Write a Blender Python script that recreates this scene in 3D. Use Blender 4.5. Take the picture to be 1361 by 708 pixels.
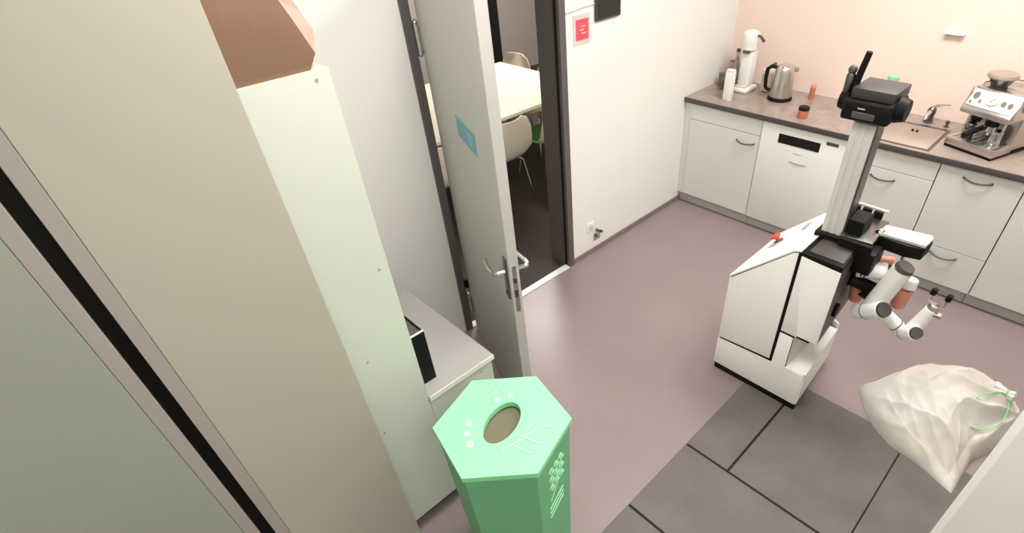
import bpy, bmesh, math, random
from mathutils import Vector, Matrix, noise

# ------------------------------------------------------------------ reset
for o in list(bpy.data.objects):
    bpy.data.objects.remove(o, do_unlink=True)
scene = bpy.context.scene
COL = scene.collection
R = math.radians
random.seed(7)

# ------------------------------------------------------------------ camera
cam_d = bpy.data.cameras.new('camera')
cam = bpy.data.objects.new('camera', cam_d)
COL.objects.link(cam)
cam.location = (2.34105, -3.61169, 2.29989)
cam.rotation_euler = (R(51.2107), R(2.8501), R(45.182))
cam_d.sensor_fit = 'HORIZONTAL'
cam_d.sensor_width = 36.0
cam_d.lens = 36.0 * 707.4 / 1361.0
cam_d.shift_x = -(741.96 - 680.5) / 1361.0
cam_d.shift_y = (399.71 - 354.0) / 1361.0
cam_d.clip_start = 0.02
scene.camera = cam

# ------------------------------------------------------------------ world, lights, exposure
world = bpy.data.worlds.new('world')
scene.world = world
world.use_nodes = True
world.node_tree.nodes['Background'].inputs[0].default_value = (1, 0.97, 0.93, 1)
world.node_tree.nodes['Background'].inputs[1].default_value = 0.15
vs = scene.view_settings
vs.view_transform = 'Standard'
vs.look = 'None'
vs.gamma = 1.0
vs.use_curve_mapping = False
vs.exposure = 0.0


def area_light(name, loc, sx, sy, power, color):
    d = bpy.data.lights.new(name, 'AREA')
    d.shape = 'RECTANGLE'
    d.size, d.size_y = sx, sy
    d.energy = power
    d.color = color
    o = bpy.data.objects.new(name, d)
    COL.objects.link(o)
    o.location = loc
    return o


CEIL = 3.0
LIGHTS = [  # x, y, sx, sy, power
    (1.9, -0.65, 1.5, 0.7, 50),
    (1.45, -2.75, 1.0, 0.9, 27),
    (3.2, -3.3, 1.0, 0.9, 13),  # added fill lamp, evens the light on tall cabinets and locker
]
for lx, ly, sx, sy, pw in LIGHTS:
    area_light('ceiling_lamp_light', (lx, ly, CEIL - 0.075), sx, sy, pw, (1.0, 0.985, 0.965))
area_light('ceiling_lamp_light', (-2.3, 0.3, CEIL - 0.075), 1.2, 0.6, 76, (1.0, 0.96, 0.88))


# ------------------------------------------------------------------ materials
def s2l(c):
    return tuple(((x / 255) / 12.92 if x / 255 <= 0.04045 else ((x / 255 + 0.055) / 1.055) ** 2.4) for x in c)


def mat(name, rgb, rough=0.5, metal=0.0, var=0.05, scale=6.0, bump=0.0, bscale=60.0, emit=None, rgb2=None, trans=0.0, spec=0.5, detail=4.0, coat=0.0):
    m = bpy.data.materials.new(name)
    m.use_nodes = True
    nt = m.node_tree
    b = nt.nodes['Principled BSDF']
    b.inputs['Roughness'].default_value = rough
    b.inputs['Metallic'].default_value = metal
    b.inputs['Specular IOR Level'].default_value = spec
    b.inputs['Transmission Weight'].default_value = trans
    b.inputs['Coat Weight'].default_value = coat
    c1 = s2l(rgb)
    tc = nt.nodes.new('ShaderNodeTexCoord')
    nz = nt.nodes.new('ShaderNodeTexNoise')
    nz.inputs['Scale'].default_value = scale
    nz.inputs['Detail'].default_value = detail
    nt.links.new(tc.outputs['Object'], nz.inputs['Vector'])
    cr = nt.nodes.new('ShaderNodeValToRGB')
    e = cr.color_ramp.elements
    e[0].position, e[1].position = 0.3, 0.7
    if rgb2 is None:
        e[0].color = tuple(x * (1 - var) for x in c1) + (1,)
        e[1].color = tuple(min(1, x * (1 + var)) for x in c1) + (1,)
    else:
        e[0].color = c1 + (1,)
        e[1].color = s2l(rgb2) + (1,)
    nt.links.new(nz.outputs['Fac'], cr.inputs['Fac'])
    nt.links.new(cr.outputs['Color'], b.inputs['Base Color'])
    if bump > 0:
        n2 = nt.nodes.new('ShaderNodeTexNoise')
        n2.inputs['Scale'].default_value = bscale
        n2.inputs['Detail'].default_value = 3
        nt.links.new(tc.outputs['Object'], n2.inputs['Vector'])
        bp = nt.nodes.new('ShaderNodeBump')
        bp.inputs['Strength'].default_value = bump
        bp.inputs['Distance'].default_value = 0.01
        nt.links.new(n2.outputs['Fac'], bp.inputs['Height'])
        nt.links.new(bp.outputs['Normal'], b.inputs['Normal'])
    if emit:
        b.inputs['Emission Color'].default_value = s2l(emit[0]) + (1,)
        b.inputs['Emission Strength'].default_value = emit[1]
    return m


M = {
    'head_grey': mat('dark_head_grey', (58, 55, 54), 0.5, var=0.05),
    'basin': mat('satin_sink_steel', (226, 216, 208), 0.38, 0.75, var=0.04, scale=10),
    'lid_smoke': mat('smoky_lid', (156, 142, 132), 0.3, var=0.05),
    'floor': mat('mauve_linoleum', (147, 133, 133), 0.34, var=0.04, scale=3, bump=0.02, bscale=90, spec=0.5),
    'mat_tile': mat('dark_grey_mat', (102, 97, 94), 0.62, scale=5, rgb2=(114, 108, 105), bump=0.06, bscale=220, spec=0.3),
    'joint': mat('black_joint', (14, 12, 12), 0.8),
    'floor2': mat('dark_carpet', (66, 58, 55), 0.9, var=0.15, scale=60, bump=0.2, bscale=300),
    'wall': mat('white_plaster', (232, 231, 227), 0.85, var=0.015, scale=2, bump=0.03, bscale=150),
    'wall_peach': mat('peach_backsplash', (240, 219, 207), 0.6, var=0.02, scale=2, bump=0.02, bscale=80),
    'wall_grey': mat('grey_taupe_wall', (196, 186, 180), 0.8, var=0.03, scale=2),
    'ceiling': mat('white_ceiling', (240, 238, 232), 0.9, var=0.01),
    'skirting': mat('mauve_cove_skirting', (132, 118, 117), 0.5, var=0.03),
    'frame': mat('dark_grey_frame', (92, 88, 86), 0.5, var=0.03),
    'frame_dark': mat('black_seal', (24, 22, 22), 0.6),
    'door': mat('light_grey_door', (200, 199, 192), 0.42, var=0.015, scale=2),
    'door_edge': mat('door_edge_band', (186, 184, 180), 0.5, var=0.02),
    'steel': mat('brushed_steel', (204, 200, 196), 0.3, 1.0, var=0.05, scale=12),
    'chrome': mat('chrome', (215, 213, 210), 0.12, 1.0, var=0.02),
    'steel_dark': mat('dark_steel', (120, 116, 114), 0.35, 1.0, var=0.05),
    'unit': mat('light_grey_laminate', (218, 218, 213), 0.45, var=0.015, scale=3),
    'unit_gap': mat('carcass_grey', (120, 118, 114), 0.6, var=0.03),
    'dishwasher': mat('white_enamel', (232, 233, 228), 0.3, var=0.01),
    'worktop': mat('brown_grey_stone', (146, 133, 126), 0.2, scale=14, rgb2=(164, 150, 142), bump=0.01, bscale=200),
    'worktop_edge': mat('dark_worktop_edge', (74, 68, 66), 0.4, var=0.05),
    'plinth': mat('plinth_grey', (180, 177, 171), 0.5, var=0.03),
    'black': mat('black_plastic', (10, 9, 9), 0.55, var=0.1, spec=0.25),
    'black_gloss': mat('black_gloss', (14, 14, 14), 0.15, var=0.1),
    'charcoal': mat('charcoal_plastic', (76, 73, 71), 0.45, var=0.06),
    'white': mat('white_plastic', (236, 235, 230), 0.4, var=0.01),
    'robot_white': mat('robot_white_shell', (246, 246, 243), 0.35, var=0.01),
    'alu': mat('aluminium_profile', (212, 211, 206), 0.42, 0.12, var=0.03),
    'red': mat('red_plastic', (214, 70, 58), 0.4, var=0.05),
    'orange': mat('coral_plastic', (222, 148, 126), 0.5, var=0.08),
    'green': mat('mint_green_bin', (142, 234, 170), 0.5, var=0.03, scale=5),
    'green_shaded': mat('green_bin_shaded', (112, 184, 136), 0.5, var=0.04, scale=5),  # darker than the lid: weaker light on the sides painted into the green
    'hole': mat('bin_inside', (112, 108, 88), 0.8, var=0.05),
    'print': mat('pale_print', (176, 240, 196), 0.6, var=0.02),
    'locker': mat('white_locker', (200, 206, 196), 0.5, var=0.01, scale=2),
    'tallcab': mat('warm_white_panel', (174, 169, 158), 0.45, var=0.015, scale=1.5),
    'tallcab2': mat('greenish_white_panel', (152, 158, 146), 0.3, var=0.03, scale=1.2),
    'edge_grey': mat('grey_edge_profile', (160, 153, 148), 0.5, var=0.02),
    'bench_top': mat('grey_laminate_top', (164, 161, 158), 0.35, var=0.02, scale=3),
    'kraft': mat('kraft_paper', (126, 97, 78), 0.85, var=0.06, scale=4, bump=0.15, bscale=25),
    'kraft_in': mat('kraft_paper_light', (168, 136, 124), 0.85, var=0.05, scale=8, bump=0.2, bscale=30),
    'sack': mat('white_sack_fabric', (214, 213, 209), 0.55, scale=3.2, rgb2=(203, 196, 187), bump=0.25, bscale=14, spec=0.3, detail=1.5),
    'cord_green': mat('green_drawstring', (138, 214, 146), 0.5, var=0.1),
    'blue': mat('blue_sign', (112, 166, 186), 0.5, var=0.04, scale=20),
    'blue_light': mat('pale_blue_print', (158, 200, 208), 0.5),
    'red_sign': mat('red_notice', (226, 82, 100), 0.6, var=0.03, scale=30),
    'pale_grey': mat('pale_grey', (206, 202, 196), 0.6),
    'dark_panel': mat('dark_brown_panel', (66, 60, 61), 0.4, var=0.03),
    'cream': mat('cream_shell', (234, 226, 208), 0.5, var=0.01),
    'table': mat('cream_table', (242, 236, 220), 0.4, var=0.01),
    'seat_green': mat('green_cushion', (62, 128, 66), 0.9, var=0.1, scale=40),
    'lampface': mat('lamp_diffuser', (255, 250, 240), 0.5, emit=((255, 246, 232), 6.0)),
    'glass': mat('clear_glass', (225, 215, 208), 0.08, trans=0.9, var=0.01),
    'smoke_glass': mat('smoky_glass', (136, 124, 120), 0.1, trans=0.55, var=0.05),
    'hopper': mat('smoked_hopper', (70, 62, 58), 0.15, trans=0.4, var=0.05),
    'jam': mat('red_preserve', (194, 118, 98), 0.25, var=0.15, scale=30),
    'dial': mat('pale_dial', (210, 222, 210), 0.2, var=0.02),
    'soap': mat('soap_green', (150, 208, 168), 0.3, var=0.03),
}


# ------------------------------------------------------------------ mesh helpers
def nb():
    return bmesh.new()


def box(bm, x0, x1, y0, y1, z0, z1, bev=0.0, seg=2):
    vs_ = [bm.verts.new(p) for p in ((x0, y0, z0), (x1, y0, z0), (x1, y1, z0), (x0, y1, z0), (x0, y0, z1), (x1, y0, z1), (x1, y1, z1), (x0, y1, z1))]
    fs = [bm.faces.new([vs_[i] for i in q]) for q in ((3, 2, 1, 0), (4, 5, 6, 7), (0, 1, 5, 4), (1, 2, 6, 5), (2, 3, 7, 6), (3, 0, 4, 7))]
    if bev > 0:
        es = list({e for f in fs for e in f.edges})
        bmesh.ops.bevel(bm, geom=es, offset=bev, segments=seg, affect='EDGES', profile=0.5)
    return bm


def prism(bm, pts, axis, a0, a1, bev=0.0):
    """extrude a 2D polygon along axis; pts in the other two axes' order (x: y,z / y: x,z / z: x,y)"""
    def P(p, a):
        return {'x': (a, p[0], p[1]), 'y': (p[0], a, p[1]), 'z': (p[0], p[1], a)}[axis]
    A = [bm.verts.new(P(p, a0)) for p in pts]
    B_ = [bm.verts.new(P(p, a1)) for p in pts]
    fs = [bm.faces.new(A), bm.faces.new(B_[::-1])]
    n = len(pts)
    for i in range(n):
        fs.append(bm.faces.new((A[i], B_[i], B_[(i + 1) % n], A[(i + 1) % n])))
    if bev > 0:
        bmesh.ops.bevel(bm, geom=list({e for f in fs for e in f.edges}), offset=bev, segments=2, affect='EDGES', profile=0.5)
    return bm


def frame_of(d):
    d = Vector(d).normalized()
    up = Vector((0, 0, 1)) if abs(d.z) < 0.95 else Vector((1, 0, 0))
    a = d.cross(up).normalized()
    return a, d.cross(a).normalized()


def rings(bm, cs, cap=True, n=20):
    """cs: list of (center, a, b, ra, rb)"""
    rs = []
    for c, a, b, ra, rb in cs:
        rs.append([bm.verts.new(Vector(c) + a * (ra * math.cos(2 * math.pi * i / n)) + b * (rb * math.sin(2 * math.pi * i / n))) for i in range(n)])
    for k in range(len(rs) - 1):
        for i in range(n):
            bm.faces.new((rs[k][i], rs[k][(i + 1) % n], rs[k + 1][(i + 1) % n], rs[k + 1][i]))
    if cap:
        bm.faces.new(rs[0][::-1])
        bm.faces.new(rs[-1])
    return bm


def cyl(bm, p0, p1, r0, r1=None, n=20, bev=0.0):
    r1 = r0 if r1 is None else r1
    p0, p1 = Vector(p0), Vector(p1)
    d = (p1 - p0)
    L = d.length
    d.normalize()
    a, b = frame_of(d)
    cs = []
    if bev > 0:
        for k in range(4):
            t = k / 3 * math.pi / 2
            cs.append((p0 + d * bev * (1 - math.sin(t)), a, b, r0 - bev * (1 - math.cos(math.pi / 2 - (math.pi / 2 - t)) if False else 1 - math.sin(t)) , r0 - bev * (1 - math.sin(t))))
        for k in range(4):
            t = k / 3 * math.pi / 2
            cs.append((p1 - d * bev * (1 - math.sin(t + 0)) if False else p1 - d * bev * (1 - math.sin(t)), a, b, r1 - bev * (1 - math.cos(t)), r1 - bev * (1 - math.cos(t))))
    else:
        cs = [(p0, a, b, r0, r0), (p1, a, b, r1, r1)]
    return rings(bm, cs, True, n)


def lathe(bm, c, prof, n=28, axis=(0, 0, 1)):
    d = Vector(axis).normalized()
    a, b = frame_of(d)
    c = Vector(c)
    return rings(bm, [(c + d * z, a, b, max(r, 1e-4), max(r, 1e-4)) for r, z in prof], True, n)


def tube(bm, pts, r, n=10, closed=False):
    pts = [Vector(p) for p in pts]
    cs = []
    a = None
    for i, p in enumerate(pts):
        t = (pts[min(i + 1, len(pts) - 1)] - pts[max(i - 1, 0)]).normalized()
        if a is None:
            a, b = frame_of(t)
        else:
            a = (a - t * a.dot(t)).normalized()
            b = t.cross(a).normalized()
        rr = r[i] if isinstance(r, (list, tuple)) else r
        cs.append((p, a.copy(), b.copy(), rr, rr))
    return rings(bm, cs, True, n)


def ball(bm, c, rx, ry=None, rz=None, seg=20):
    ry = rx if ry is None else ry
    rz = rx if rz is None else rz
    bmesh.ops.create_uvsphere(bm, u_segments=seg, v_segments=seg // 2, radius=1.0, matrix=Matrix.Translation(c) @ Matrix.Diagonal((rx, ry, rz, 1)))
    return bm


def arc(p0, p1, bulge, n=9):
    p0, p1, bulge = Vector(p0), Vector(p1), Vector(bulge)
    return [p0.lerp(p1, i / (n - 1)) + bulge * math.sin(math.pi * i / (n - 1)) ** 0.7 for i in range(n)]


WORLD = {}


def thing(name, loc, label, cat, group=None, rz=0.0):
    o = bpy.data.objects.new(name, None)
    o.empty_display_size = 0.1
    COL.objects.link(o)
    o.location = loc
    o.rotation_euler = (0, 0, rz)
    WORLD[o.name] = Matrix.Translation(loc) @ Matrix.Rotation(rz, 4, 'Z')
    tag(o, label, cat, group)
    return o


def tag(o, label=None, cat=None, group=None, kind=None):
    for k, v in (('label', label), ('category', cat), ('group', group), ('kind', kind)):
        if v:
            o[k] = v
    return o


def finish(bm, sharp):
    bmesh.ops.recalc_face_normals(bm, faces=bm.faces)
    for f in bm.faces:
        f.smooth = True
    for e in bm.edges:
        if len(e.link_faces) == 2 and e.calc_face_angle(0) > R(sharp):
            e.smooth = False


def obj(name, bm, m, parent=None, origin=None, local=False, sharp=32):
    """bm is in world coordinates unless local=True (then in the parent's frame)"""
    finish(bm, sharp)
    W = WORLD[parent.name] if parent is not None else Matrix.Translation(origin or (0, 0, 0))
    if not local:
        bm.transform(W.inverted())
    me = bpy.data.meshes.new(name)
    bm.to_mesh(me)
    bm.free()
    me.materials.append(M[m])
    o = bpy.data.objects.new(name, me)
    COL.objects.link(o)
    if parent is not None:
        o.parent = parent
    else:
        o.location = W.translation
        if local:
            pass
    WORLD[o.name] = W
    return o


def struct(name, bm, m, label=None, origin=None, parent=None):
    o = obj(name, bm, m, parent, origin)
    if parent is None:
        tag(o, label, None, None, 'structure')
    return o


def copy_tree(o, parent=None):
    c = o.copy()
    COL.objects.link(c)
    c.parent = parent
    for ch in list(o.children):
        copy_tree(ch, c)
    return c


# ================================================================== SETTING
FLOOR = struct('floor', box(nb(), -0.001, 4.3, -5.0, 0.62, -0.1, 0.0), 'floor', 'glossy mauve grey linoleum floor of the kitchenette')
# dark mats laid in the walkway: black bed shows in the joints, each mat a piece of its own
obj('joint_bed', box(nb(), 1.546, 3.2, -4.6, -1.306, 0.0, 0.0015), 'joint', FLOOR)
J = 0.006
rows = [
    (-2.06, -1.304, (1.544, 1.78, 2.33, 2.90)),
    (-2.522, -2.06, (1.544, 2.30, 2.95)),
    (-3.27, -2.522, (1.544, 1.95, 2.70)),
    (-4.02, -3.27, (1.544, 2.30, 3.05)),
]
for y0, y1, xs in rows:
    for i in range(len(xs) - 1):
        g0 = 0 if i == 0 else (J if abs(xs[i] - 2.33) > 0.01 else 0.003)
        g1 = 0 if i == len(xs) - 2 else (J if abs(xs[i + 1] - 2.33) > 0.01 else 0.003)
        t1 = 0 if y1 > -1.4 else J
        obj('floor_tile', box(nb(), xs[i] + g0, xs[i + 1] - g1, y0 + J, y1 - t1, 0.0, 0.006, 0.0012, 1), 'mat_tile', FLOOR)

struct('floor_meeting_room', box(nb(), -4.2, -0.001, -3.4, 2.6, -0.1, -0.002), 'floor2', 'dark carpet floor of the meeting room')
struct('ceiling', box(nb(), -4.2, 4.3, -5.0, 2.6, CEIL, CEIL + 0.1), 'ceiling', 'white ceiling')

DY0, DY1, DZ = -2.285, -1.29, 2.09      # doorway opening
w = nb()
box(w, -0.16, 0, -5.0, DY0, 0, CEIL)
box(w, -0.16, 0, DY1, 0.78, 0, CEIL)
box(w, -0.16, 0, DY0, DY1, DZ, CEIL)
WL = struct('wall_left', w, 'wall', 'white wall with the open doorway')
struct('wall_back', box(nb(), 0, 4.3, 0.62, 0.78, 0, CEIL), 'wall_peach', 'peach coloured wall behind the kitchen worktop')
struct('wall_front', box(nb(), -0.16, 4.3, -5.1, -5.0, 0, CEIL), 'wall', 'white wall behind the viewer')
struct('wall_right', box(nb(), 4.3, 4.4, -5.1, 0.78, 0, CEIL), 'wall', 'white far right wall')
# short partition whose vertical edge shows at the lower right
struct('wall_partition', box(nb(), 2.503, 4.3, -2.40, -2.26, 0, CEIL), 'wall', 'white partition wall edge at the lower right corner')
struct('baseboard_left', box(nb(), 0, 0.008, DY1 + 0.005, 0.06, 0, 0.045, 0.003, 1), 'skirting', 'low mauve skirting along the white wall')
# meeting room shell
struct('wall_meeting_far', box(nb(), -4.3, -4.2, -3.4, 2.6, 0, CEIL), 'wall_grey', 'taupe far wall of the meeting room')
struct('wall_meeting_side', box(nb(), -4.2, -0.16, 2.6, 2.7, 0, CEIL), 'wall_grey', 'taupe side wall of the meeting room')
struct('wall_meeting_near', box(nb(), -4.2, -0.16, -3.5, -3.4, 0, CEIL), 'wall_grey', 'taupe near side wall of the meeting room')
wn = nb()
box(wn, -0.16, -0.1, 0.78, 2.6, 0, CEIL)
struct('wall_meeting_return', wn, 'wall_grey', 'taupe wall beside the doorway inside the meeting room')
d2 = obj('door_2', box(nb(), -4.2, -4.15, 1.22, 1.56, 0.0, 2.1, 0.004, 1), 'frame_dark')
tag(d2, 'tall dark panel on the far meeting room wall', None, None, 'structure')

# door frame
fr = thing('trim_1', (0, DY1, 0), 'dark grey steel frame of the open doorway', None)
fr['kind'] = 'structure'
for y0, y1, s in ((DY1 - 0.045, DY1 + 0.006, 1), (DY0 - 0.006, DY0 + 0.04, -1)):
    obj('jamb_face', box(nb(), -0.012, 0.012, y0, y1, 0, DZ + 0.0, 0.002, 1), 'frame', fr)
obj('jamb_reveal', box(nb(), -0.18, -0.05, DY1 - 0.045, DY1 - 0.0, 0, DZ), 'frame', fr)
obj('jamb_reveal', box(nb(), -0.18, -0.05, DY0, DY0 + 0.03, 0, DZ), 'frame', fr)
obj('seal', box(nb(), -0.05, -0.012, DY1 - 0.03, DY1 - 0.0, 0, DZ), 'frame_dark', fr)
obj('seal', box(nb(), -0.05, -0.012, DY0, DY0 + 0.02, 0, DZ), 'frame_dark', fr)
obj('head_face', box(nb(), -0.18, 0.012, DY0, DY1, DZ - 0.05, DZ + 0.02), 'frame', fr)
struct('trim_2', box(nb(), -0.04, 0.012, DY0 + 0.04, DY1 - 0.04, 0.0, 0.008, 0.002, 1), 'white', 'white threshold strip across the doorway')

# door leaf: local x along the leaf from the hinge, local y = thickness, front face (seen) at y = -0.045
hx, hy = 0.040, -2.1867
ex, ey = 0.920, -2.5147
ang = math.atan2(ey - hy, ex - hx)
DW = math.hypot(ex - hx, ey - hy)
door = thing('door_1', (hx, hy, 0.0), 'open light grey door with lever handle and blue sign', None, None, ang)
door['kind'] = 'structure'
obj('leaf', box(nb(), 0.0, DW - 0.002, -0.043, 0.0, 0.012, 2.06, 0.002, 1), 'door', door, local=True)
obj('edge_band', box(nb(), DW - 0.004, DW, -0.042, -0.001, 0.014, 2.058), 'door_edge', door, local=True)
lk = obj('lock_plate', box(nb(), DW - 0.002, DW + 0.002, -0.031, -0.012, 0.83, 1.07, 0.001, 1), 'steel', door, local=True)
lb = nb()
box(lb, DW, DW + 0.006, -0.031, -0.017, 0.985, 1.01)
box(lb, DW, DW + 0.006, -0.031, -0.017, 0.91, 0.95)
obj('latch', lb, 'steel_dark', lk, local=True)
for side, yy in ((-1, -0.043), (1, 0.0)):
    pl = obj('backplate', box(nb(), DW - 0.055, DW - 0.022, min(yy, yy + side * 0.008), max(yy, yy + side * 0.008), 0.885, 1.095, 0.003, 1), 'steel_dark', door, local=True)
    hp = [(DW - 0.038, yy, 1.025), (DW - 0.038, yy + side * 0.03, 1.025), (DW - 0.042, yy + side * 0.048, 1.024), (DW - 0.056, yy + side * 0.056, 1.023), (DW - 0.10, yy + side * 0.057, 1.02), (DW - 0.17, yy + side * 0.052, 1.01), (DW - 0.185, yy + side * 0.044, 1.008)]
    obj('lever_handle', tube(nb(), hp, 0.0095, 10), 'chrome', pl, local=True)
    obj('keyhole', cyl(nb(), (DW - 0.038, yy + side * 0.006, 0.92), (DW - 0.038, yy + side * 0.011, 0.92), 0.009, n=12), 'black', pl, local=True)
sg = obj('door_sign', box(nb(), 0.455, 0.712, -0.047, -0.043, 1.452, 1.542, 0.001, 1), 'blue', door, local=True)
tag(sg, 'blue rectangular sign with pale print')
for i in range(4):
    obj('sign_print', box(nb(), 0.60 + 0.008 * i, 0.69 - 0.008 * i, -0.0476, -0.047, 1.518 - i * 0.016, 1.522 - i * 0.016), 'blue_light', sg, local=True)
for z in (0.22, 1.75):
    hb = nb()
    cyl(hb, (0.0, -0.055, z - 0.06), (0.0, -0.055, z + 0.06), 0.012, n=14)
    ball(hb, (0.0, -0.055, z + 0.066), 0.013, seg=12)
    ball(hb, (0.0, -0.055, z - 0.066), 0.013, seg=12)
    box(hb, 0.0, 0.05, -0.047, -0.043, z - 0.055, z + 0.055)
    obj('hinge', hb, 'chrome', door, local=True)
obj('hinge_cap', cyl(nb(), (0.0, -0.055, 0.34), (0.0, -0.055, 0.40), 0.014, n=12), 'black', door, local=True)

# ceiling lamps (fixtures around the area lights)
for (lx, ly, sx, sy), lab in (((1.9, -0.65, 1.5, 0.7), 'ceiling panel lamp above the robot'), ((1.45, -2.75, 1.0, 0.9), 'ceiling panel lamp near the tall cabinets'), ((3.2, -3.3, 1.0, 0.9), 'added fill panel on the ceiling opposite the tall cabinets'), ((-2.3, 0.3, 1.2, 0.6), 'ceiling panel lamp in the meeting room')):
    t = thing('ceiling_lamp', (lx, ly, CEIL), lab, 'lamp', 'ceiling panel lamps')
    f = nb()
    for a, b_, c, d in ((-sx / 2 - .03, sx / 2 + .03, -sy / 2 - .03, -sy / 2), (-sx / 2 - .03, sx / 2 + .03, sy / 2, sy / 2 + .03), (-sx / 2 - .03, -sx / 2, -sy / 2, sy / 2), (sx / 2, sx / 2 + .03, -sy / 2, sy / 2)):
        box(f, lx + a, lx + b_, ly + c, ly + d, CEIL - 0.07, CEIL)
    obj('frame', f, 'white', t)
    obj('diffuser', box(nb(), lx - sx / 2, lx + sx / 2, ly - sy / 2, ly + sy / 2, CEIL - 0.06, CEIL - 0.05), 'lampface', t)

# ================================================================== WALL FITTINGS
t = thing('notice', (0.0, -1.16, 1.52), 'red printed notice on the white wall beside the doorway', 'notice')
obj('backing', box(nb(), 0, 0.003, -1.215, -1.075, 1.505, 1.665), 'pale_grey', t)
rs_ = obj('sheet', box(nb(), 0.003, 0.005, -1.195, -1.09, 1.53, 1.64), 'red_sign', t)
for i, (a, b_) in enumerate(((-1.150, -1.120), (-1.165, -1.130), (-1.150, -1.115))):
    obj('print', box(nb(), 0.005, 0.0055, a, b_, 1.60 - i * 0.018, 1.604 - i * 0.018), 'print', rs_)
t = thing('wall_screen', (0.0, -0.93, 1.62), 'dark brown flat panel hung on the white wall above the notice', 'panel')
obj('casing', box(nb(), 0, 0.02, -1.035, -0.815, 1.608, 1.90, 0.003, 1), 'dark_panel', t)
obj('glass', box(nb(), 0.02, 0.022, -1.025, -0.825, 1.62, 1.89), 'black_gloss', t)
M['dark_panel'].node_tree.nodes['Principled BSDF'].inputs['Roughness'].default_value = 0.5
c = obj('wall_cable', tube(nb(), [(0.004, -1.275, 1.69), (0.004, -1.22, 1.692), (0.004, -1.15, 1.697), (0.004, -1.09, 1.70), (0.004, -1.035, 1.702)], 0.004, 8), 'pale_grey', None, (0, -1.16, 1.69))
tag(c, 'thin pale cable running from door frame to the dark wall panel', 'cable')
t = thing('wall_socket', (0, -1.10, 0.24), 'small round white wall socket low beside the doorway', 'socket')
obj('plate', box(nb(), 0, 0.008, -1.135, -1.06, 0.20, 0.275, 0.003, 2), 'white', t)
obj('insert', cyl(nb(), (0.008, -1.0975, 0.2375), (0.012, -1.0975, 0.2375), 0.02, n=18), 'pale_grey', t)
t = thing('door_stop', (0.0, -1.03, 0.12), 'small dark and metal door stop fixed above the skirting', 'door stop')
obj('plate', box(nb(), 0, 0.008, -1.06, -0.99, 0.10, 0.16, 0.002, 1), 'chrome', t)
for yy, zz in ((-1.052, 0.15), (-1.03, 0.185), (-0.992, 0.16)):
    obj('rubber_stud', cyl(nb(), (0.006, yy, zz), (0.03, yy, zz), 0.011, n=12, bev=0.003), 'charcoal', t)
t = thing('wall_hook_rail', (1.495, 0.62, 1.42), 'slim white rail on the peach wall right of the robot', 'rail')
obj('rail', box(nb(), 1.44, 1.55, 0.585, 0.62, 1.405, 1.422, 0.004, 2), 'white', t)
obj('bracket', box(nb(), 1.45, 1.46, 0.60, 0.62, 1.385, 1.406), 'pale_grey', t)
obj('bracket', box(nb(), 1.53, 1.54, 0.60, 0.62, 1.385, 1.406), 'pale_grey', t)

# ================================================================== KITCHEN
YF = 0.02           # plane of the unit fronts


def bow_handle(parent, xc, z, wdt=0.14):
    h = nb()
    pts = arc((xc - wdt / 2, YF - 0.002, z), (xc + wdt / 2, YF - 0.002, z), (0, -0.030, -0.006), 13)
    tube(h, pts, 0.0055, 8)
    for s in (-1, 1):
        cyl(h, (xc + s * wdt / 2, YF, z), (xc + s * wdt / 2, YF - 0.006, z), 0.007, n=10)
    obj('handle', h, 'steel_dark', parent)


def unit(x0, x1, fronts, label):
    """fronts: (z0, z1, kind, handle) ; handle = (x, z) or None"""
    t = thing('base_cabinet', ((x0 + x1) / 2, 0.3, 0.0), label, 'cabinet', 'kitchen base cabinets')
    cb = nb()
    box(cb, x0 + 0.001, x0 + 0.019, YF + 0.019, 0.60, 0.09, 0.864)
    box(cb, x1 - 0.019, x1 - 0.001, YF + 0.019, 0.60, 0.09, 0.864)
    box(cb, x0 + 0.019, x1 - 0.019, YF + 0.019, 0.60, 0.09, 0.108)
    obj('carcass', cb, 'unit_gap', t)
    for z0, z1, kind, h in fronts:
        f = obj(kind, box(nb(), x0 + 0.002, x1 - 0.002, YF, YF + 0.018, z0, z1, 0.0015, 1), 'unit', t)
        if h:
            bow_handle(f, h[0], h[1])
    return t


t = thing('filler_strip', (0.028, 0.04, 0.0), 'narrow grey filler strip between wall and first base cabinet', 'filler panel')
obj('strip', box(nb(), 0.002, 0.055, YF + 0.006, YF + 0.024, 0.09, 0.864), 'unit', t)
obj('side', box(nb(), 0.002, 0.02, YF + 0.024, 0.60, 0.09, 0.864), 'unit_gap', t)
unit(0.056, 0.658, [(0.095, 0.738, 'door', (0.55, 0.672)), (0.742, 0.862, 'drawer_front', None)], 'grey base cabinet in the corner under the kettle')
unit(1.252, 1.790, [(0.095, 0.736, 'door', (1.515, 0.682)), (0.740, 0.862, 'drawer_front', None)], 'grey sink cabinet directly behind the robot column')
unit(1.792, 2.212, [(0.345, 0.862, 'door', (1.995, 0.808)), (0.095, 0.341, 'drawer_front', (1.998, 0.298))], 'narrow grey cabinet with two bow handles below the espresso machine')
unit(2.214, 2.814, [(0.095, 0.862, 'door', (2.74, 0.80))], 'grey base cabinet at the right picture edge')

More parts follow.
